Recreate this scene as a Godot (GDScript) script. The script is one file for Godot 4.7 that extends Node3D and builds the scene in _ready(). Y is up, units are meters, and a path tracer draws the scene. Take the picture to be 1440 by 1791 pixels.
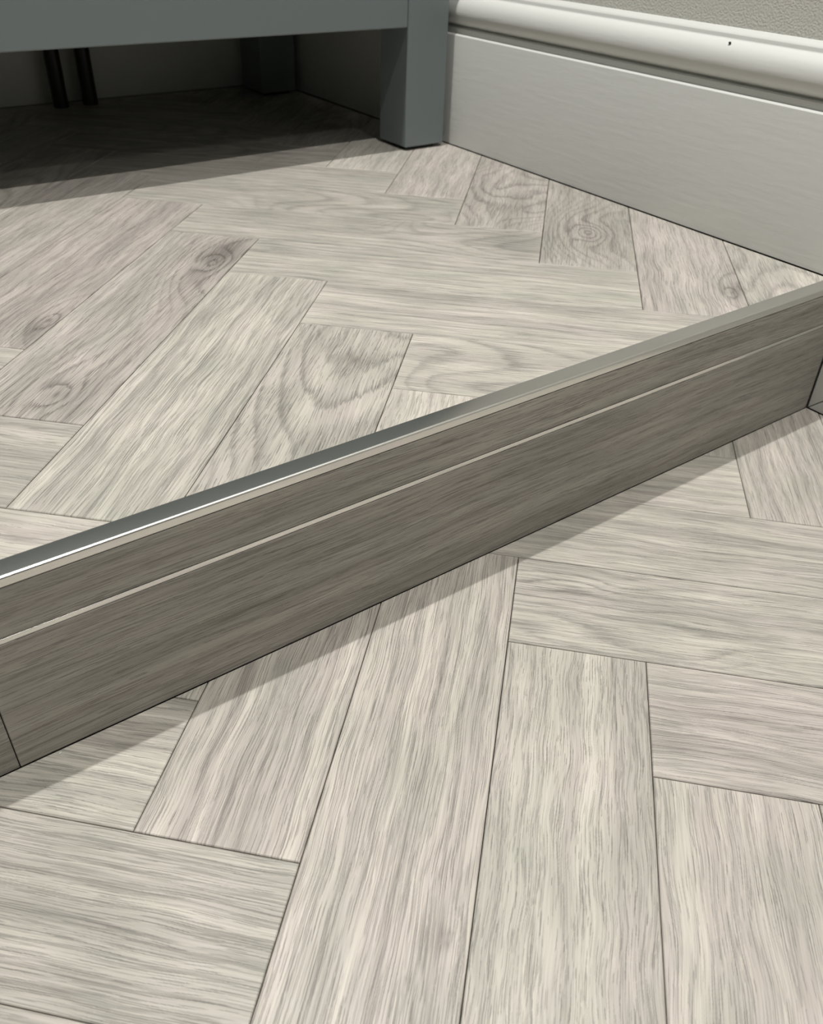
extends Node3D
# A step between two herringbone vinyl floors. Distances are written in plank widths (W metres): s runs along the
# step towards the right wall, t away from the step into the raised room, z up. p3() turns them into metres.
const W := 0.0762
const H := 1.41                      # height of the raised floor
const SK := 8.378                    # face of the upper skirting board
const SKL := 8.44                    # face of the lower skirting board
const BACK := 11.717                 # face of the skirting board behind the sideboard
const CEIL := 30.5

func p3(s: float, t: float, z: float) -> Vector3:
	return Vector3(s, z, -t) * W

var tex_jobs := []
var tex_out := []

func _ready():
	# ---------------------------------------------------------------- camera, sky, lamps, exposure
	var cam := Camera3D.new()
	cam.name = "camera"
	add_child(cam)
	cam.transform = Transform3D(Basis(Vector3(0.8102, 0.0303, 0.5854), Vector3(0.3276, 0.8047, -0.4950), Vector3(-0.4861, 0.5928, 0.6421)).orthonormalized(), p3(0.0478, -3.9973, 4.4481))
	cam.near = 0.01
	cam.far = 30.0
	cam.keep_aspect = Camera3D.KEEP_HEIGHT
	var ca := CameraAttributesPhysical.new()
	ca.frustum_focal_length = 12.0 * 1483.867 / 895.5
	ca.frustum_near = 0.01
	ca.frustum_far = 30.0
	ca.frustum_focus_distance = 0.47
	ca.exposure_aperture = 11.0
	cam.attributes = ca
	cam.fov = rad_to_deg(2.0 * atan(895.5 / 1483.867))
	cam.current = true

	var we := WorldEnvironment.new()
	we.name = "environment"
	var env := Environment.new()
	env.background_mode = Environment.BG_COLOR
	env.background_color = Color(0.02, 0.02, 0.02)
	env.tonemap_mode = Environment.TONE_MAPPER_LINEAR
	env.tonemap_exposure = 1.04
	env.sdfgi_enabled = true
	env.ssao_enabled = true
	env.ssil_enabled = true
	we.environment = env
	add_child(we)

	# recessed ceiling spots: s, t, energy
	for a in LAMPS:
		lamp(a[0], a[1], a[2], a[3])

	# ---------------------------------------------------------------- materials and textures
	make_materials()
	# ---------------------------------------------------------------- the room
	room()
	floors()
	riser()
	skirting()
	# ---------------------------------------------------------------- things
	nosing()
	sideboard()
	pipes()
	fleck()

const LAMPS := [
	[3.2, 4.9, 3.2, "round recessed ceiling spotlight over the raised floor in front of the sideboard"],
	[3.2, -8.6, 2.15, "round recessed ceiling spotlight over the lower floor, nearest the step by the right wall"],
	[2.5, -21.5, 0.5, "round recessed ceiling spotlight over the lower floor, farthest from the step by the right wall"],
	[-11.0, 5.3, 0.25, "round recessed ceiling spotlight over the raised floor near the left wall"],
	[-11.0, -8.6, 0.25, "round recessed ceiling spotlight over the lower floor, nearest the step by the left wall"],
	[-11.0, -21.5, 0.25, "round recessed ceiling spotlight over the lower floor, farthest from the step by the left wall"],
]

# ==================================================================== helpers
func tag(o: Node, label := "", category := "", group := "", kind := "") -> Node:
	if label: o.set_meta("label", label)
	if category: o.set_meta("category", category)
	if group: o.set_meta("group", group)
	if kind: o.set_meta("kind", kind)
	return o

func base(called: String, at := Vector3.ZERO, parent: Node = self) -> Node3D:
	var o := Node3D.new()
	o.name = called
	parent.add_child(o, true)
	o.position = at
	return o

func put(called: String, mesh: Mesh, m: Material, parent: Node = self, at := Vector3.ZERO) -> MeshInstance3D:
	var o := MeshInstance3D.new()
	o.name = called
	o.mesh = mesh
	for k in mesh.get_surface_count():
		o.set_surface_override_material(k, m)
	parent.add_child(o, true)
	o.position = at
	return o

func new_st() -> SurfaceTool:
	var st := SurfaceTool.new()
	st.begin(Mesh.PRIMITIVE_TRIANGLES)
	return st

# one flat polygon (any winding); n is the outward normal
func face(st: SurfaceTool, pts: Array, n: Vector3, uvs := []) -> void:
	var c: Vector3 = (pts[1] - pts[0]).cross(pts[2] - pts[0])
	for k in range(1, pts.size() - 1):
		var tri := [0, k, k + 1]
		if c.dot(n) > 0.0: tri = [0, k + 1, k]    # front faces run clockwise
		for q in tri:
			st.set_normal(n)
			if uvs.size(): st.set_uv(uvs[q])
			else: st.set_uv(Vector2.ZERO)
			st.add_vertex(pts[q])

# box with chamfered edges, corners lo and hi in metres; uv runs along the axis `along` in metres / size
func chamfer_box(st: SurfaceTool, lo: Vector3, hi: Vector3, c: float) -> void:
	var ax := [Vector3.RIGHT, Vector3.UP, Vector3.BACK]
	for a in 3:
		var b := (a + 1) % 3
		var d := (a + 2) % 3
		for sg in [0, 1]:
			var pts := []
			for q in [[0, 0], [1, 0], [1, 1], [0, 1]]:
				var v := Vector3.ZERO
				v[a] = hi[a] if sg else lo[a]
				v[b] = hi[b] - c if q[0] else lo[b] + c
				v[d] = hi[d] - c if q[1] else lo[d] + c
				pts.append(v)
			face(st, pts, ax[a] * (1.0 if sg else -1.0))
		# edges parallel to axis a
		for sb in [0, 1]:
			for sd in [0, 1]:
				var p1 := Vector3.ZERO
				var p2 := Vector3.ZERO
				p1[b] = hi[b] if sb else lo[b]
				p1[d] = hi[d] - c if sd else lo[d] + c
				p2[b] = hi[b] - c if sb else lo[b] + c
				p2[d] = hi[d] if sd else lo[d]
				var q1 := p1
				var q2 := p2
				p1[a] = lo[a] + c
				p2[a] = lo[a] + c
				q1[a] = hi[a] - c
				q2[a] = hi[a] - c
				var n: Vector3 = (ax[b] * (1.0 if sb else -1.0) + ax[d] * (1.0 if sd else -1.0)).normalized()
				face(st, [p1, p2, q2, q1], n)
	for sa in [0, 1]:
		for sb in [0, 1]:
			for sd in [0, 1]:
				var sg := [sa, sb, sd]
				var pts := []
				var n := Vector3.ZERO
				for a in 3:
					var v := Vector3.ZERO
					for k in 3:
						v[k] = (hi[k] if sg[k] else lo[k]) if k == a else (hi[k] - c if sg[k] else lo[k] + c)
					pts.append(v)
					n[a] = 1.0 if sg[a] else -1.0
				face(st, pts, n.normalized())

func boxmesh(lo: Vector3, hi: Vector3, c := 0.0008) -> ArrayMesh:
	var st := new_st()
	chamfer_box(st, Vector3(minf(lo.x, hi.x), minf(lo.y, hi.y), minf(lo.z, hi.z)), Vector3(maxf(lo.x, hi.x), maxf(lo.y, hi.y), maxf(lo.z, hi.z)), c)
	return st.commit()

# closed profile swept in a straight line; a, b: the two ends' offsets; prof points are 3D at the first end. smooth: list of bool per point
func sweep(st: SurfaceTool, prof: Array, along: Vector3, smooth_angle := 30.0, uv_len := 1.0, uv_wide := 1.0) -> void:
	var n := prof.size()
	var dir := along.normalized()
	var cen := Vector3.ZERO
	for p in prof: cen += p
	cen /= n
	# orientation of the profile seen along dir
	var area := 0.0
	for k in n:
		area += (prof[k] - cen).cross(prof[(k + 1) % n] - cen).dot(dir)
	var sgn := 1.0 if area > 0 else -1.0
	var en := []
	for k in n:
		var e: Vector3 = (prof[(k + 1) % n] - prof[k]).normalized()
		en.append(e.cross(dir) * sgn)
	var run := 0.0
	for k in n:
		var k2 := (k + 1) % n
		var n1: Vector3 = en[k]
		var n2: Vector3 = en[k]
		var prev: Vector3 = en[(k + n - 1) % n]
		var next: Vector3 = en[k2]
		if rad_to_deg(prev.angle_to(en[k])) < smooth_angle: n1 = (prev + en[k]).normalized()
		if rad_to_deg(next.angle_to(en[k])) < smooth_angle: n2 = (next + en[k]).normalized()
		var a: Vector3 = prof[k]
		var b: Vector3 = prof[k2]
		var l := a.distance_to(b)
		var v1 := run / uv_wide
		var v2 := (run + l) / uv_wide
		run += l
		var c := b + along
		var d := a + along
		var u2 := along.length() / uv_len
		var q := [[a, n1, Vector2(0, v1)], [b, n2, Vector2(0, v2)], [c, n2, Vector2(u2, v2)], [d, n1, Vector2(u2, v1)]]
		var g: Vector3 = (b - a).cross(c - a)
		var order := [0, 1, 2, 0, 2, 3]
		if g.dot(en[k]) > 0: order = [0, 2, 1, 0, 3, 2]
		for i in order:
			st.set_normal(q[i][1])
			st.set_uv(q[i][2])
			st.add_vertex(q[i][0])
	# end caps
	var pl := PackedVector2Array()
	var bx := (prof[1] - prof[0] as Vector3).normalized()
	var by := dir.cross(bx)
	for p in prof: pl.append(Vector2((p - cen).dot(bx), (p - cen).dot(by)))
	var idx := Geometry2D.triangulate_polygon(pl)
	for e in 2:
		var off := along * e
		var nn := dir * (1.0 if e else -1.0)
		for k in range(0, idx.size(), 3):
			face(st, [prof[idx[k]] + off, prof[idx[k + 1]] + off, prof[idx[k + 2]] + off], nn)

# ==================================================================== wood
# spec: w, h pixels of one plank (4 widths by 1), seed, feat (list of rings), and tones
const N_LAYER := 5

func noise_img(w: int, h: int, seed_: int, freq: float, tw: int, th: int, oct := 1, kind := FastNoiseLite.TYPE_SIMPLEX_SMOOTH) -> PackedByteArray:
	var n := FastNoiseLite.new()
	n.seed = seed_
	n.noise_type = kind
	n.frequency = freq
	n.fractal_type = FastNoiseLite.FRACTAL_FBM if oct > 1 else FastNoiseLite.FRACTAL_NONE
	n.fractal_octaves = oct
	var im := n.get_image(w, h, false, false, true)
	if w != tw or h != th: im.resize(tw, th, Image.INTERPOLATE_CUBIC)
	if im.get_format() != Image.FORMAT_L8: im.convert(Image.FORMAT_L8)
	return im.get_data()

func wood_job(i: int) -> void:
	var d: Dictionary = tex_jobs[i]
	var tw: int = d.w
	var th: int = d.h
	var sd: int = d.seed
	var lu: float = d.get("len", 305.0)        # millimetres along and across
	var lv: float = d.get("wide", 76.2)
	var px := tw / lu                          # pixels per millimetre
	var py := th / lv
	var wav: float = d.get("wav", 1.0)
	var warp := noise_img(64, 32, sd + 1, 0.05 * d.get("wavf", 1.0), tw, th, 2)
	var tone := noise_img(maxi(int(tw / (d.get("tlen", 28.0) * px)), 6), int(th / 3.0), sd + 2, 0.16 / py, tw, th, 3)
	var fib := noise_img(maxi(int(tw / (7.0 * px)), 8), th, sd + 3, 0.9 / py, tw, th, 2)
	var pore := PackedByteArray()
	pore.resize(tw * th)
	var blot := noise_img(48, 24, sd + 6, 0.07, tw, th, 2)
	var out := PackedByteArray()
	out.resize(tw * th * 3)
	var bright: float = d.get("bright", 1.0)
	var pink: float = d.get("pink", 0.0)
	var ringk: float = d.get("ring", 0.10)      # how strongly the growth rings show
	var porek: float = d.get("pore", 1.0)
	var rspace: float = d.get("space", 9.0)     # mm between rings
	var porec: float = d.get("cluster", 0.5)    # how far the pores keep to the rings
	var streak: float = d.get("streak", 1.0)
	var feats: Array = d.get("feat", [])
	var nf := feats.size()
	var gw := tw / 8
	var gh := th / 4
	var grid := PackedFloat32Array()
	grid.resize(gw * gh)
	var loc := PackedFloat32Array()
	loc.resize(gw * gh)
	var patch := PackedFloat32Array()
	patch.resize(gw * gh)
	var tilt: float = d.get("tilt", 0.02)
	for y in gh:
		var v := y * lv / gh
		for x in gw:
			var u := x * lu / gw
			var g := v + u * tilt
			var strong := 0.0
			for k in nf:
				var f: Array = feats[k]         # kind, u, v, size along, size across, strength
				var du: float = (u - f[1]) / f[3]
				var dv: float = (v - f[2]) / f[4]
				if f[0] == 0:                   # knot: rings round a point, flowing into the grain
					var r2 := du * du + dv * dv
					var e := exp(-r2 * 0.35)
					g += e * (sqrt(r2 + 0.02) * f[5] - (v - f[2]) * 0.7)
					strong = maxf(strong, e)
				elif f[0] == 2:                 # soft dark patch
					pass
				else:                           # cathedral: nested arches; f[5] says how fast they follow one another
					var e := exp(-pow(absf(dv), 4.0)) * exp(-pow(absf(du), 4.0))
					g += e * ((u - f[1]) * f[5] + dv * dv * f[6] - (v - f[2]))
					strong = maxf(strong, e * 0.6)
			grid[y * gw + x] = g
			loc[y * gw + x] = strong
			var sh := 1.0
			for k in nf:
				var f: Array = feats[k]
				if f[0] == 2:
					var du: float = (u - f[1]) / f[3]
					var dv: float = (v - f[2]) / f[4]
					sh -= f[5] * exp(-(du * du + dv * dv))
			patch[y * gw + x] = sh
	# pores: short dark grooves along the grain, denser and longer where the growth rings are open
	var count := int(1.3 * d.get("count", 2100) * lu * lv / 23241.0)
	var plen: float = 2.1 * d.get("plen", 13.0)
	var pw: float = d.get("pw", 0.19)
	var slant: float = d.get("slant", 0.0)
	var made := 0
	var rng := RandomNumberGenerator.new()
	rng.seed = sd * 7919 + 13
	while made < count:
		made += 1
		var y0 := rng.randf() * th
		var ln := plen * (0.25 + 1.9 * rng.randf() * rng.randf()) * px
		var x0 := int(rng.randf() * tw - ln * 0.5)
		var dim := 0.25 + 0.75 * rng.randf()
		var wd := pw * (0.6 + 0.8 * rng.randf()) * py
		var sl := (rng.randf() - 0.5) * 0.02 + slant
		var xm := clampi(x0 + int(ln * 0.5), 0, tw - 1)
		var rr := (grid[mini(int(y0) / 4, gh - 1) * gw + mini(xm >> 3, gw - 1)] + (float(warp[int(y0) * tw + xm]) - 128.0) * 0.02 * wav) / rspace
		rr -= floorf(rr)
		if rr > 0.35 and rr < 0.9 and rng.randf() < porec: continue
		var n := maxi(int(ln), 3)
		for k in n:
			var x := x0 + k
			if x < 0 or x >= tw: continue
			var f := float(k) / n
			var tp := minf(minf(f * 5.0, (1.0 - f) * 5.0), 1.0)
			var yc := y0 + sl * k * py / px
			var hw := 0.5 * wd * (0.55 + 0.45 * tp)
			var ya := int(floorf(yc - hw))
			var yb := int(floorf(yc + hw))
			for yy in range(ya, yb + 1):
				if yy < 0 or yy >= th: continue
				var cov := minf(yc + hw, yy + 1.0) - maxf(yc - hw, yy)
				var val := int(255.0 * dim * tp * clampf(cov, 0.0, 1.0))
				var o2 := yy * tw + x
				if val > pore[o2]: pore[o2] = val
	for y in th:
		var gy := mini(y / 4, gh - 1)
		var gy2 := mini(gy + 1, gh - 1)
		var fy := (y % 4) * 0.25
		var row := y * tw
		for x in tw:
			var at := row + x
			var w8 := float(warp[at]) - 128.0
			var gx := mini(x >> 3, gw - 1)
			var gx2 := mini(gx + 1, gw - 1)
			var fx := (x & 7) * 0.125
			var ga := grid[gy * gw + gx] * (1.0 - fx) + grid[gy * gw + gx2] * fx
			var gb := grid[gy2 * gw + gx] * (1.0 - fx) + grid[gy2 * gw + gx2] * fx
			var st := loc[gy * gw + gx]
			var yi := absi(y + int(w8 * 0.012 * py * wav))
			if yi >= th: yi = 2 * th - 1 - yi
			var ys := yi * tw + x
			var fb := float(fib[ys]) - 128.0
			var ring := (ga + (gb - ga) * fy + w8 * (0.02 + 0.08 * maxf(0.0, st - 0.6)) * wav + fb * 0.012) / rspace
			ring -= floorf(ring)
			var dk := maxf(0.0, 1.0 - ring * 2.2)      # one sharp flank, one soft
			dk = maxf(dk * dk, maxf(0.0, (ring - 0.92) * 12.0))
			dk *= ringk * (0.5 + st * 1.6)
			var p := pore[ys] * 0.00392 * porek
			var l := bright * (1.0 + (tone[ys] - 128.0) * 0.00050 * streak + fb * 0.00055 + (blot[at] - 128.0) * 0.00035)
			l *= patch[gy * gw + gx] * (1.0 - fx) + patch[gy * gw + gx2] * fx
			l *= (1.0 - dk) * (1.0 - 0.345 * p)
			var tint := pink + (blot[at] - 128.0) * 0.00008 - (tone[ys] - 128.0) * 0.00003
			var o := at * 3
			out[o] = clampi(int(l * 187.5 * (1.0 + tint)), 0, 255)
			out[o + 1] = clampi(int(l * 183.0), 0, 255)
			out[o + 2] = clampi(int(l * 172.5 * (1.0 + tint * 0.7)), 0, 255)
	tex_out[i] = Image.create_from_data(tw, th, false, Image.FORMAT_RGB8, out)

var wood_index := {}
var wood_mats := {}

func want(key: String, spec: Dictionary) -> void:
	wood_index[key] = tex_jobs.size()
	tex_jobs.append(spec)

func wood(key: String) -> Material:
	return wood_mats[key]

var white_paint: StandardMaterial3D
var wall_paint: StandardMaterial3D
var grey_paint: StandardMaterial3D
var steel: StandardMaterial3D
var dark: StandardMaterial3D
var black: StandardMaterial3D
var pipe_mat: StandardMaterial3D
var room_paint: StandardMaterial3D
var plain_wood: StandardMaterial3D

func bumpy(freq: float, seed_: int, size := 512, oct := 3) -> NoiseTexture2D:
	var n := FastNoiseLite.new()
	n.seed = seed_
	n.noise_type = FastNoiseLite.TYPE_SIMPLEX_SMOOTH
	n.frequency = freq
	n.fractal_octaves = oct
	var t := NoiseTexture2D.new()
	t.width = size
	t.height = size
	t.seamless = true
	t.noise = n
	return t

func flat_mat(c: Color, rough: float, metal := 0.0) -> StandardMaterial3D:
	var m := StandardMaterial3D.new()
	m.albedo_color = c
	m.roughness = rough
	m.metallic = metal
	return m

func make_materials() -> void:
	white_paint = flat_mat(Color(0.83, 0.835, 0.815), 0.38)
	white_paint.uv1_triplanar = true
	white_paint.uv1_world_triplanar = true
	white_paint.uv1_scale = Vector3(3, 22, 3)
	white_paint.heightmap_enabled = true
	white_paint.heightmap_texture = bumpy(0.012, 5)
	white_paint.heightmap_scale = 0.010
	wall_paint = flat_mat(Color(0.83, 0.83, 0.80), 0.7)
	wall_paint.uv1_triplanar = true
	wall_paint.uv1_world_triplanar = true
	wall_paint.uv1_scale = Vector3(9, 9, 9)
	wall_paint.heightmap_enabled = true
	wall_paint.heightmap_texture = bumpy(0.09, 8, 512, 3)
	wall_paint.heightmap_scale = 0.03
	grey_paint = flat_mat(Color(0.445, 0.48, 0.485), 0.42)
	steel = flat_mat(Color(0.90, 0.895, 0.88), 0.24, 1.0)
	dark = flat_mat(Color(0.19, 0.17, 0.15), 0.9)
	black = flat_mat(Color(0.03, 0.03, 0.03), 0.6)
	pipe_mat = flat_mat(Color(0.05, 0.05, 0.05), 0.4)
	room_paint = flat_mat(Color(0.38, 0.38, 0.37), 0.9)  # room surfaces darkened to keep bounced fill light low
	plain_wood = flat_mat(Color(0.68, 0.65, 0.61), 0.5)
	plan_planks()
	for k in 6:
		want("any%d" % k, {"w": 1024, "h": 256, "seed": 900 + k * 10, "tilt": 0.02 * (k - 3), "feat": [[1, 100.0 + 20 * k, 38.0, 120.0, 62.0, 0.2, 50.0]] if k % 2 else []})
	want("riser", {"w": 2048, "h": 512, "seed": 41, "len": 632.0, "wide": 78.0, "ring": 0.10, "tilt": 0.0, "plen": 14.0, "bright": 0.83})  # part of the shade on the riser is put into this wood tone
	want("insert", {"w": 2048, "h": 256, "seed": 77, "len": 724.0, "wide": 50.0, "ring": 0.10, "tilt": 0.0, "bright": 0.83})  # wood tone lowered too, standing in for shade on the step front
	tex_out.resize(tex_jobs.size())
	var t0 := Time.get_ticks_msec()
	var g := WorkerThreadPool.add_group_task(wood_job, tex_jobs.size(), -1, true)
	WorkerThreadPool.wait_for_group_task_completion(g)
	print("wood textures: %d in %d ms" % [tex_jobs.size(), Time.get_ticks_msec() - t0])
	for key in wood_index:
		var m := StandardMaterial3D.new()
		var t := ImageTexture.create_from_image(tex_out[wood_index[key]])
		m.albedo_texture = t
		m.roughness = 0.46
		m.metallic_specular = 0.45
		m.heightmap_enabled = true
		m.heightmap_texture = t
		m.heightmap_scale = 0.045
		wood_mats[key] = m

# ==================================================================== room shell
func slab(called: String, lo: Vector3, hi: Vector3, m: Material) -> MeshInstance3D:
	var o := put(called, boxmesh(lo, hi, 0.0002), m)
	tag(o, "", "", "", "structure")
	return o

func room() -> void:
	var s0 := -24.0
	var s1 := 8.624
	var t0 := -36.0
	var t1 := BACK + 0.22
	slab("wall_right", p3(s1, t0, -1), p3(s1 + 2, t1 + 2, CEIL + 1), wall_paint).set_meta("label", "grey painted plaster wall above the white skirting board")
	slab("wall_back", p3(s0 - 2, t1, -1), p3(s1, t1 + 2, CEIL + 1), room_paint).set_meta("label", "wall behind the sideboard")
	slab("wall_left", p3(s0 - 2, t0, -1), p3(s0, t1, CEIL + 1), room_paint).set_meta("label", "dark grey wall on the far left of the room")
	slab("wall_front", p3(s0 - 2, t0 - 2, -1), p3(s1 + 2, t0, CEIL + 1), room_paint).set_meta("label", "dark grey wall behind the viewer")
	slab("ceiling", p3(s0 - 2, t0 - 2, CEIL), p3(s1 + 2, t1 + 2, CEIL + 2), room_paint).set_meta("label", "dark grey ceiling with recessed spotlights")

# ==================================================================== herringbone
const UP_O := Vector2(3.3439, 3.4396)       # lattice origin of the raised floor in (s, t), its angle and unit
const UP_A := -45.1327
const UP_W := 0.9854
const LO_O := Vector2(4.0711, -0.1783)
const LO_A := -46.1318

func lat(o: Vector2, ang: float, unit: float, x: float, y: float) -> Vector2:
	return o + Vector2(x, y).rotated(deg_to_rad(ang)) * unit

var planks := []          # {floor, kind, key, poly (s,t), origin, dir}

const N := 4.0

func clip(poly: PackedVector2Array, rect: Rect2) -> PackedVector2Array:
	var r := PackedVector2Array([rect.position, Vector2(rect.end.x, rect.position.y), rect.end, Vector2(rect.position.x, rect.end.y)])
	var res := Geometry2D.intersect_polygons(poly, r)
	return res[0] if res.size() else PackedVector2Array()

func plan_planks() -> void:
	var sets := [
		["up", UP_O, UP_A, UP_W, Rect2(-5.0, 0.165, SK - 0.010 + 5.0, BACK - 0.165), 0],
		["lo", LO_O, LO_A, 1.0, Rect2(-5.0, -7.5, SKL - 0.012 + 5.0, 7.5 + 0.001), 1],
	]
	for f in sets:
		for j in range(-16, 17):
			for m in range(-4, 5):
				for v in 2:
					# v = 0: lies along x;  v = 1: lies along y
					var x0: float
					var y0: float
					var dx := N
					var dy := 1.0
					if v == 0:
						x0 = -j + 8 * m - f[5]
						y0 = j
						dx = N
						dy = 1.0
					else:
						x0 = j - f[5]
						y0 = -j - N + 8 * m
						dx = 1.0
						dy = N
					var poly := PackedVector2Array()
					for c in [[0, 0], [1, 0], [1, 1], [0, 1]]:
						poly.append(lat(f[1], f[2], f[3], x0 + dx * c[0], y0 + dy * c[1]))
					var cut := clip(poly, f[4])
					if cut.size() < 3: continue
					var area := 0.0
					for k in cut.size(): area += cut[k].cross(cut[(k + 1) % cut.size()])
					if absf(area) < 0.01: continue
					planks.append({"floor": f[0], "v": v, "j": j, "m": m, "poly": cut, "o": poly[0], "ex": (poly[1] - poly[0]).normalized(), "ey": (poly[3] - poly[0]).normalized(), "unit": f[3]})
	for p in planks:
		var key: String = "%s%s%d_%d" % [p.floor, "V" if p.v else "H", p.j, p.m]
		if SPECS.has(key):
			p.key = key
			if not wood_index.has(key):
				var sp: Dictionary = SPECS[key]
				var small: bool = sp.has("s")
				var full := {"w": 1024 if small else (2048 if sp.has("b") else 1536), "h": 256 if small else (512 if sp.has("b") else 384), "seed": 100 + tex_jobs.size() * 17}
				full.merge(sp, true)
				want(key, full)
		else:
			p.key = "any%d" % (absi(p.j * 7 + p.m * 3 + p.v) % 6)

# u along the plank from its (0,0) corner (0-305 mm), v across (0-76 mm)
const SPECS := {
	# raised floor
	"upV0_0": {"b": 1, "bright": 1.0, "tilt": 0.004, "plen": 16.0, "count": 2600},
	"upV-1_0": {"b": 1, "bright": 0.95, "ring": 0.15, "feat": [[0, 243.0, 60.0, 32.0, 15.0, 34.0], [0, 28.0, 47.0, 22.0, 13.0, 20.0], [2, 270.0, 60.0, 22.0, 14.0, 0.20], [2, 225.0, 58.0, 40.0, 12.0, 0.10], [2, 30.0, 48.0, 25.0, 16.0, 0.10]], "pink": 0.012},
	"upV1_0": {"b": 1, "bright": 0.97, "ring": 0.15, "pw": 0.25, "feat": [[1, 225.0, 44.0, 95.0, 62.0, 0.17, -36.0]], "plen": 9.0, "count": 1250, "cluster": 0.2},
	"upV-2_0": {"bright": 0.93, "ring": 0.13, "feat": [[0, 43.0, 69.0, 18.0, 8.0, 22.0], [2, 30.0, 66.0, 18.0, 8.0, 0.12]], "pink": 0.018},
	"upV-3_0": {"s": 1, "bright": 0.93, "pink": 0.008},
	"upV2_0": {"s": 1, "bright": 1.02, "count": 3000, "plen": 9.0},
	"upH-1_0": {"bright": 1.0, "streak": 1.5, "plen": 18.0, "tilt": 0.02},
	"upH0_0": {"bright": 0.98, "pink": -0.003, "plen": 15.0},
	"upH-2_0": {"bright": 0.99, "ring": 0.11, "feat": [[1, 60.0, 50.0, 75.0, 62.0, 0.2, 60.0]]},
	"upH1_0": {"bright": 0.95, "ring": 0.09, "feat": [[1, 250.0, 34.0, 75.0, 62.0, 0.22, -80.0], [2, 285.0, 34.0, 40.0, 30.0, 0.12]]},
	"upH2_0": {"s": 1, "bright": 0.95, "ring": 0.09, "feat": [[1, 215.0, 48.0, 110.0, 62.0, 0.18, 70.0]]},
	"upH3_0": {"s": 1, "bright": 0.95},
	"upH4_0": {"s": 1, "bright": 0.96, "feat": [[1, 150.0, 38.0, 110.0, 62.0, 0.2, 60.0]]},
	"upV4_1": {"bright": 0.96, "ring": 0.13, "wav": 1.2, "feat": [[0, 49.0, 68.0, 18.0, 8.0, 22.0], [2, 52.0, 70.0, 12.0, 5.0, 0.2]], "pink": 0.012},
	"upV3_1": {"s": 1, "bright": 0.90, "ring": 0.14, "wav": 1.3, "feat": [[0, 86.0, 38.0, 34.0, 18.0, 44.0], [2, 86.0, 38.0, 50.0, 30.0, 0.08]], "pink": 0.006},
	"upV2_1": {"s": 1, "bright": 0.92, "ring": 0.15, "wav": 1.6, "feat": [[1, 105.0, 38.0, 80.0, 62.0, 0.22, -40.0]], "pink": 0.010},
	"upV1_1": {"s": 1, "bright": 0.95, "wav": 1.3, "pink": 0.014},
	"upH-4_-1": {"s": 1, "bright": 0.97, "streak": 1.3},
	"upH-5_-1": {"s": 1, "bright": 1.02, "plen": 20.0},
	# lower floor
	"loV0_0": {"b": 1, "bright": 1.0, "plen": 17.0, "count": 2500, "feat": [[0, 57.0, 68.0, 16.0, 9.0, 14.0]], "ring": 0.07, "pink": 0.006},
	"loV1_0": {"b": 1, "bright": 1.0, "plen": 9.0, "count": 3300, "wav": 1.1, "wavf": 1.5, "slant": 0.02, "ring": 0.05},
	"loV2_0": {"b": 1, "bright": 1.0, "plen": 12.0, "count": 2400, "tilt": -0.05, "slant": -0.02, "pink": 0.008},
	"loV-1_0": {"b": 1, "bright": 0.99, "plen": 15.0, "count": 2500, "streak": 1.5, "pink": 0.008},
	"loH0_0": {"bright": 0.98, "plen": 16.0, "streak": 1.4, "tilt": 0.02},
	"loH-1_0": {"b": 1, "bright": 0.98, "ring": 0.13, "plen": 15.0, "feat": [[0, 36.0, 56.0, 30.0, 12.0, 18.0], [1, 60.0, 24.0, 70.0, 26.0, 0.15, 8.0]]},
	"loH-2_0": {"bright": 0.97, "plen": 18.0, "pink": 0.014, "wav": 1.3},
	"loH-3_-1": {"bright": 1.0, "plen": 15.0, "streak": 1.8, "count": 2400},
	"loH-4_-1": {"b": 1, "bright": 0.97, "plen": 20.0, "streak": 1.4, "count": 2300},
	"loV3_1": {"s": 1, "bright": 0.98, "plen": 14.0, "slant": -0.02, "pink": 0.006, "ring": 0.16},
	"loH1_0": {"s": 1, "bright": 1.0, "plen": 16.0},
}

func plank_uv(p: Dictionary, q: Vector2) -> Vector2:
	var r: Vector2 = (q - p.o) / p.unit
	var x := r.dot(p.ex)
	var y := r.dot(p.ey)
	return Vector2(y / N, x) if p.v else Vector2(x / N, y)

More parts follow.
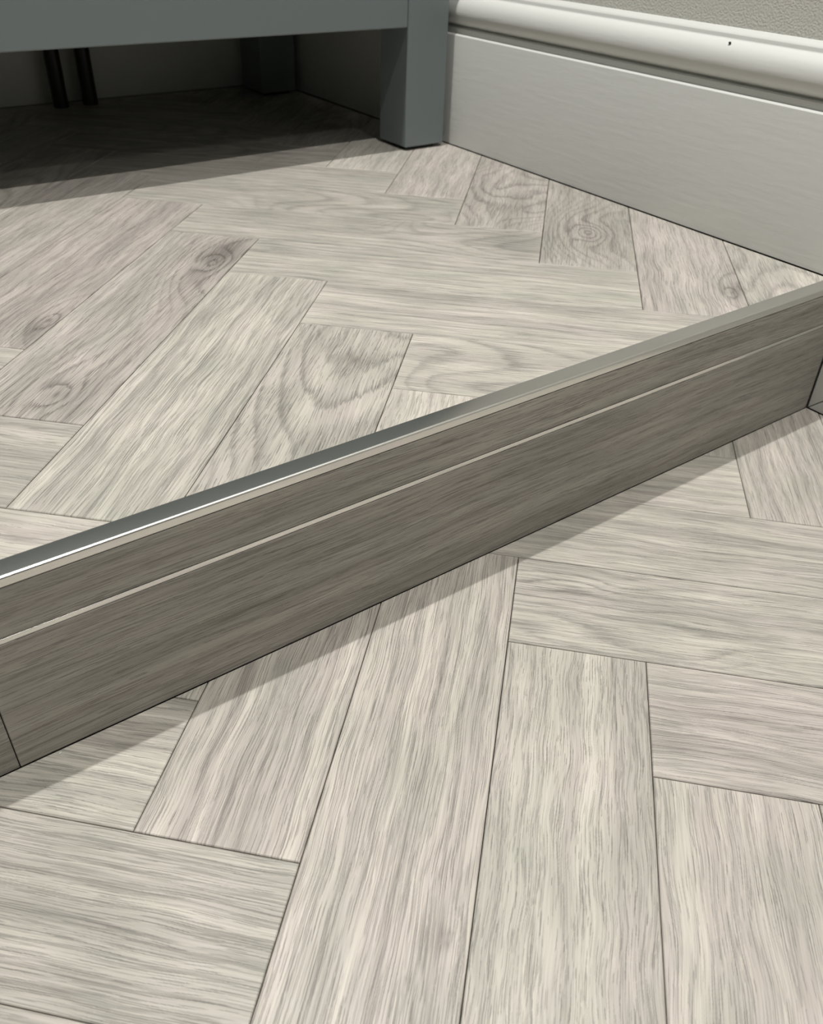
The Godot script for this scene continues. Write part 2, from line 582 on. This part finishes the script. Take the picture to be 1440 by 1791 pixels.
func plank_mesh(p: Dictionary, top: float, thick: float) -> ArrayMesh:
	var gap := 0.0032
	var bev := 0.006
	var poly: PackedVector2Array = p.poly
	if poly.size() < 3: return null
	var ins := Geometry2D.offset_polygon(poly, -gap, Geometry2D.JOIN_MITER)
	if ins.is_empty(): return null
	var inn := Geometry2D.offset_polygon(poly, -gap - bev, Geometry2D.JOIN_MITER)
	if inn.is_empty(): return null
	var a: PackedVector2Array = ins[0]
	var b: PackedVector2Array = inn[0]
	var st := new_st()
	var c := Vector2.ZERO
	for q in b: c += q
	c /= b.size()
	var tp := []
	var tu := []
	for q in b:
		tp.append(p3(q.x, q.y, top))
		tu.append(plank_uv(p, q))
	face(st, tp, Vector3.UP, tu)
	if a.size() == b.size():
		# nearest start
		var sh := 0
		var best := 1e9
		for k in b.size():
			if a[0].distance_to(b[k]) < best:
				best = a[0].distance_to(b[k])
				sh = k
		for k in a.size():
			var k2 := (k + 1) % a.size()
			var b1: Vector2 = b[(k + sh) % b.size()]
			var b2: Vector2 = b[(k2 + sh) % b.size()]
			var mid: Vector2 = (a[k] + a[k2]) * 0.5 - c
			var e: Vector2 = (a[k2] - a[k]).normalized()
			var o2 := Vector2(e.y, -e.x)
			if o2.dot(mid) < 0: o2 = -o2
			var nn := Vector3(o2.x, 1.0, -o2.y).normalized()
			face(st, [p3(a[k].x, a[k].y, top - bev * 0.8), p3(a[k2].x, a[k2].y, top - bev * 0.8), p3(b2.x, b2.y, top), p3(b1.x, b1.y, top)], nn, [plank_uv(p, a[k]), plank_uv(p, a[k2]), plank_uv(p, b2), plank_uv(p, b1)])
			face(st, [p3(a[k].x, a[k].y, top - bev * 0.8), p3(a[k2].x, a[k2].y, top - bev * 0.8), p3(a[k2].x, a[k2].y, top - thick), p3(a[k].x, a[k].y, top - thick)], Vector3(o2.x, 0, -o2.y), [plank_uv(p, a[k]), plank_uv(p, a[k2]), plank_uv(p, a[k2]), plank_uv(p, a[k])])
	return st.commit()

func floors() -> void:
	var lo := base("floor")
	tag(lo, "pale grey oak herringbone floor at the foot of the step", "", "", "structure")
	put("subfloor", boxmesh(p3(-24, -36, -0.8), p3(SKL + 0.15, 0.0, -0.035), 0.0002), dark, lo)
	var up := base("floor_upper")
	tag(up, "pale grey oak herringbone floor on the raised level above the step", "", "", "structure")
	put("subfloor", boxmesh(p3(-24, 0.075, -0.8), p3(SK + 0.2, BACK + 0.2, H - 0.035), 0.0002), dark, up)
	# plain boards where no plank is told apart, far outside the picture
	put("plank", boxmesh(p3(-24, -36, -0.033), p3(SKL + 0.1, -7.5, 0.0), 0.0002), plain_wood, lo)
	put("plank", boxmesh(p3(-24, -7.49, -0.033), p3(-5.0, -0.005, 0.0), 0.0002), plain_wood, lo)
	put("plank", boxmesh(p3(-24, 0.17, H - 0.033), p3(-5.0, BACK, H), 0.0002), plain_wood, up)
	for p in planks:
		var m := plank_mesh(p, 0.0 if p.floor == "lo" else H, 0.033)
		if m: put("plank", m, wood(p.key), lo if p.floor == "lo" else up)

# ==================================================================== step riser, nosing
func board_uv(o: Vector3, l: Vector2, s: float, z: float) -> Vector2:
	return Vector2(o.z + (s - o.x) / l.x, (z - o.y) / l.y)

func board_face(s_a: float, s_b: float, z_a: float, z_b: float, t_f: float, t_b: float, uv_s: float, uv_z: float, u0 := 0.0) -> ArrayMesh:
	# upright board whose front faces the viewer (-t), small arris, wood running along s
	var st := new_st()
	var c := 0.004
	var uo := Vector3(s_a, z_a, u0)
	var us_ := Vector2(uv_s, uv_z)
	var f := [[s_a + c, z_a + c], [s_b - c, z_a + c], [s_b - c, z_b - c], [s_a + c, z_b - c]]
	var o := [[s_a, z_a], [s_b, z_a], [s_b, z_b], [s_a, z_b]]
	face(st, [p3(f[0][0], t_f, f[0][1]), p3(f[1][0], t_f, f[1][1]), p3(f[2][0], t_f, f[2][1]), p3(f[3][0], t_f, f[3][1])], Vector3.BACK, [board_uv(uo, us_, f[0][0], f[0][1]), board_uv(uo, us_, f[1][0], f[1][1]), board_uv(uo, us_, f[2][0], f[2][1]), board_uv(uo, us_, f[3][0], f[3][1])])
	var nrm := [Vector3.DOWN, Vector3.RIGHT, Vector3.UP, Vector3.LEFT]
	for k in 4:
		var k2 := (k + 1) % 4
		var n: Vector3 = (nrm[k] + Vector3.BACK).normalized()
		var us := [board_uv(uo, us_, f[k][0], f[k][1]), board_uv(uo, us_, f[k2][0], f[k2][1]), board_uv(uo, us_, o[k2][0], o[k2][1]), board_uv(uo, us_, o[k][0], o[k][1])]
		face(st, [p3(f[k][0], t_f, f[k][1]), p3(f[k2][0], t_f, f[k2][1]), p3(o[k2][0], t_f + c, o[k2][1]), p3(o[k][0], t_f + c, o[k][1])], n, us)
		face(st, [p3(o[k][0], t_f + c, o[k][1]), p3(o[k2][0], t_f + c, o[k2][1]), p3(o[k2][0], t_b, o[k2][1]), p3(o[k][0], t_b, o[k][1])], nrm[k], us)
	face(st, [p3(o[0][0], t_b, o[0][1]), p3(o[1][0], t_b, o[1][1]), p3(o[2][0], t_b, o[2][1]), p3(o[3][0], t_b, o[3][1])], Vector3.FORWARD)
	return st.commit()

const Z_STRIP := 0.988     # underside of the nosing
const S_JOINT := 0.122     # joint between the two riser boards

func riser() -> void:
	var r := base("trim_1", p3(0, 0, 0))
	tag(r, "grey oak boards facing the riser of the step", "", "", "structure")
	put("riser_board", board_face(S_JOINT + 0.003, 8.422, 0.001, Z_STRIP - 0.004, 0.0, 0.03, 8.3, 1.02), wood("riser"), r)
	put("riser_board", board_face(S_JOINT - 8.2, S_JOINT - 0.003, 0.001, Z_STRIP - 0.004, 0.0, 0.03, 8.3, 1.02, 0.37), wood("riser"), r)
	put("backing", boxmesh(p3(-24, 0.031, 0.001), p3(8.41, 0.074, 1.33), 0.0002), dark, r)

func nosing() -> void:
	var s_a := -6.0
	var s_b := SK - 0.01
	var n := base("stair_nosing", p3(s_a, 0, Z_STRIP))
	tag(n, "polished metal stair nosing with a grey oak insert strip along the step edge", "stair nosing")
	var o := -n.position
	var top := H + 0.020
	# metal channel: top flange, rounded corner, front lip, recess for the strip, lower lip
	var pr := [[0.178, H + 0.001], [0.170, H + 0.010], [0.10, top - 0.002], [0.02, top]]
	for k in 5:
		var a := deg_to_rad(90.0 + 22.5 * k)
		pr.append([0.016 + 0.016 * cos(a), top - 0.016 + 0.016 * sin(a)])
	pr.append_array([[0.0, 1.368], [0.004, 1.364], [0.018, 1.364], [0.018, 1.025], [0.001, 1.025], [0.0, 1.024], [0.0, Z_STRIP + 0.004], [0.003, Z_STRIP], [0.03, Z_STRIP], [0.03, 1.36], [0.03, H - 0.034], [0.07, H - 0.034], [0.074, H - 0.002], [0.15, H + 0.0005]])
	var pts := []
	for q in pr: pts.append(p3(s_a, q[0], q[1]) + o)
	var st := new_st()
	sweep(st, pts, Vector3((s_b - s_a) * W, 0, 0), 40.0)
	put("metal_profile", st.commit(), steel, n)
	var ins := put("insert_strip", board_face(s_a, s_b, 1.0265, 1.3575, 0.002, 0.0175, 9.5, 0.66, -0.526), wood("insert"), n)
	ins.position = o
	ins.set_meta("label", "grey oak vinyl strip set in the metal nosing")

# ==================================================================== skirting boards
func skirt_profile() -> Array:
	# depth behind the face, height above the floor
	var k := 0.9854
	var pr := [[0.246, 0.008], [0.003, 0.008], [0.0, 0.011], [0.0, 1.424], [0.003, 1.433], [0.012, 1.440], [0.052, 1.448], [0.056, 1.454], [0.056, 1.514], [0.075, 1.522], [0.112, 1.532]]
	for a in range(-68, 79, 8):
		var r := deg_to_rad(a)
		pr.append([0.19 - 0.19 * cos(r), 1.70 + (0.172 if a < 0 else 0.205) * sin(r)])
	pr.append_array([[0.158, 1.905], [0.168, 1.912], [0.172, 1.920], [0.172, 1.948], [0.177, 1.957], [0.205, 1.978], [0.238, 2.000], [0.246, 2.008]])
	var res := []
	for q in pr: res.append([q[0] * k if q[0] != 0.246 else 0.246, q[1] * k])
	return res

func skirting() -> void:
	var st := new_st()
	var pts := []
	for q in skirt_profile(): pts.append(p3(SK + q[0], 0.0, H + q[1]))
	sweep(st, pts, p3(0, BACK - 0.0, 0), 32.0)
	var b := put("baseboard_right", st.commit(), white_paint)
	tag(b, "tall white moulded skirting board along the right wall of the raised floor", "", "", "structure")
	var hole := SphereMesh.new()
	hole.radius = 0.0011
	hole.height = 0.0018
	hole.radial_segments = 10
	hole.rings = 5
	put("nail_hole", hole, dark, b, p3(8.456, 2.028, 3.267))
	# behind the sideboard
	st = new_st()
	pts = []
	for q in skirt_profile(): pts.append(p3(-24.0, BACK + q[0] * 0.9, H + q[1]))
	sweep(st, pts, p3(24.0 + SK + 0.2, 0, 0), 32.0)
	var bb := put("baseboard_back", st.commit(), white_paint)
	tag(bb, "white skirting board in the dark behind the sideboard", "", "", "structure")
	# lower level: a board along the floor mitred to one that climbs the step
	var lw := base("baseboard_lower")
	tag(lw, "white skirting board at the right end of the step, mitred to climb it", "", "", "structure")
	var up := [[-0.014, 0.012], [-0.014, 3.3], [-2.0, 3.3], [-2.0, 1.998]]
	var fl := [[-0.022, 0.006], [-2.004, 1.988], [-34.0, 1.988], [-34.0, 0.006]]
	for g in [up, fl]:
		var s2 := new_st()
		var pp := []
		for q in g: pp.append(p3(SKL, q[0], q[1]))
		sweep(s2, pp, p3(0.18, 0, 0), 5.0)
		put("skirting_board", s2.commit(), white_paint, lw)

# ==================================================================== sideboard
func sideboard() -> void:
	var sa := 7.549
	var sb := 8.224
	var tf := 6.377
	var tb := 11.42
	var foot := H + 0.042
	var s_l := -7.0
	var railz := H + 1.542
	var n := base("sideboard", p3((s_l + sb) * 0.5, (tf + tb) * 0.5, H))
	tag(n, "blue grey painted wooden sideboard on square legs standing in the corner", "sideboard")
	var o := -n.position
	var topz := H + 10.2
	var d := sb - sa
	for g in [[sa, tf], [s_l, tf], [sa, tb - 0.74], [s_l, tb - 0.74]]:
		var dt := 0.66 if g[1] == tf else 0.74
		var leg := put("leg", boxmesh(p3(g[0], g[1], foot) , p3(g[0] + d, g[1] + dt, topz), 0.0012), grey_paint, n, o)
		var gl := put("foot_glide", boxmesh(p3(g[0] + 0.10, g[1] + 0.10, H + 0.0005), p3(g[0] + d - 0.10, g[1] + dt - 0.10, foot), 0.0004), black, leg)
	put("bottom_rail", boxmesh(p3(s_l + d + 0.004, tf + 0.002, railz), p3(sa - 0.006, tf + 0.30, railz + 1.2), 0.001), grey_paint, n, o)
	put("side_rail", boxmesh(p3(sa + 0.2, tf + 0.67, railz + 0.05), p3(sb - 0.05, tb - 0.75, topz - 0.2), 0.001), grey_paint, n, o)
	put("side_rail", boxmesh(p3(s_l + 0.05, tf + 0.67, railz + 0.05), p3(s_l + 0.4, tb - 0.75, topz - 0.2), 0.001), grey_paint, n, o)
	put("bottom_panel", boxmesh(p3(s_l + 0.41, tf + 0.31, railz + 0.35), p3(sa + 0.19, tb - 0.1, railz + 0.6), 0.001), grey_paint, n, o)
	put("back_panel", boxmesh(p3(s_l + d + 0.01, tb - 0.099, railz + 0.1), p3(sa - 0.01, tb + 0.05, topz - 0.1), 0.001), grey_paint, n, o)
	put("top_board", boxmesh(p3(s_l - 0.12, tf - 0.0, topz + 0.001), p3(sb + 0.05, tb + 0.1, topz + 0.35), 0.002), grey_paint, n, o)
	var w := (sa - (s_l + d) - 0.02) / 3.0
	for k in 3:
		var a := s_l + d + 0.01 + w * k
		var door := put("door", boxmesh(p3(a + 0.02, tf + 0.02, railz + 1.22), p3(a + w - 0.02, tf + 0.29, topz - 0.02), 0.001), grey_paint, n, o)
		var st := new_st()
		var cyl := CylinderMesh.new()
		cyl.top_radius = 0.010
		cyl.bottom_radius = 0.006
		cyl.height = 0.022
		put("knob", cyl, steel, door, p3(a + w - 0.5, tf - 0.12, topz - 3.5)).rotation.x = PI / 2

func pipes() -> void:
	for a in [[4.282, "thin dark pipe rising from the floor under the sideboard, the left one"], [4.760, "thin dark pipe rising from the floor under the sideboard, the right one"]]:
		var n := base("pipe", p3(a[0], BACK - 0.33, H))
		tag(n, a[1], "pipe", "pipes under the sideboard")
		var c := CylinderMesh.new()
		c.top_radius = 0.118 * W
		c.bottom_radius = 0.118 * W
		c.height = 1.85 * W
		c.radial_segments = 24
		put("tube", c, pipe_mat, n, Vector3(0, 0.925 * W + 0.0002, 0))

func fleck() -> void:
	var m := SphereMesh.new()
	m.radius = 0.0006
	m.height = 0.0010
	m.radial_segments = 10
	m.rings = 5
	var o := put("paint_fleck", m, white_paint, self, p3(0.355, -0.035, 0.0) + Vector3(0, 0.0004, 0))
	o.rotation.y = 0.6
	o.scale = Vector3(1.7, 1, 0.8)
	tag(o, "tiny white paint fleck lying on the lower floor close to the riser joint", "paint fleck")

# ==================================================================== lamps
func lamp(s: float, t: float, e: float, label: String) -> void:
	var n := base("ceiling_spotlight", p3(s, t, CEIL))
	tag(n, label, "ceiling light", "recessed ceiling spotlights")
	var ring := TorusMesh.new()
	ring.inner_radius = 0.036
	ring.outer_radius = 0.046
	put("trim_ring", ring, flat_mat(Color(0.85, 0.85, 0.83), 0.4), n, Vector3(0, -0.003, 0))
	var disc := CylinderMesh.new()
	disc.top_radius = 0.035
	disc.bottom_radius = 0.035
	disc.height = 0.004
	var glow := flat_mat(Color(1, 1, 1), 0.5)
	glow.emission_enabled = true
	glow.emission = Color(1.0, 0.97, 0.90)
	glow.emission_energy_multiplier = 12.0
	put("lamp_lens", disc, glow, n, Vector3(0, -0.004, 0))
	var l := SpotLight3D.new()
	l.name = "lamp_light"
	n.add_child(l, true)
	l.position = Vector3(0, -0.012, 0)
	l.rotation.x = -PI / 2
	l.light_energy = e
	l.light_color = Color(1.0, 0.99, 0.98)
	l.light_size = 0.018
	l.spot_angle = 68.0
	l.spot_angle_attenuation = 0.9
	l.spot_range = 8.0
	l.spot_attenuation = 2.0
	l.shadow_enabled = true
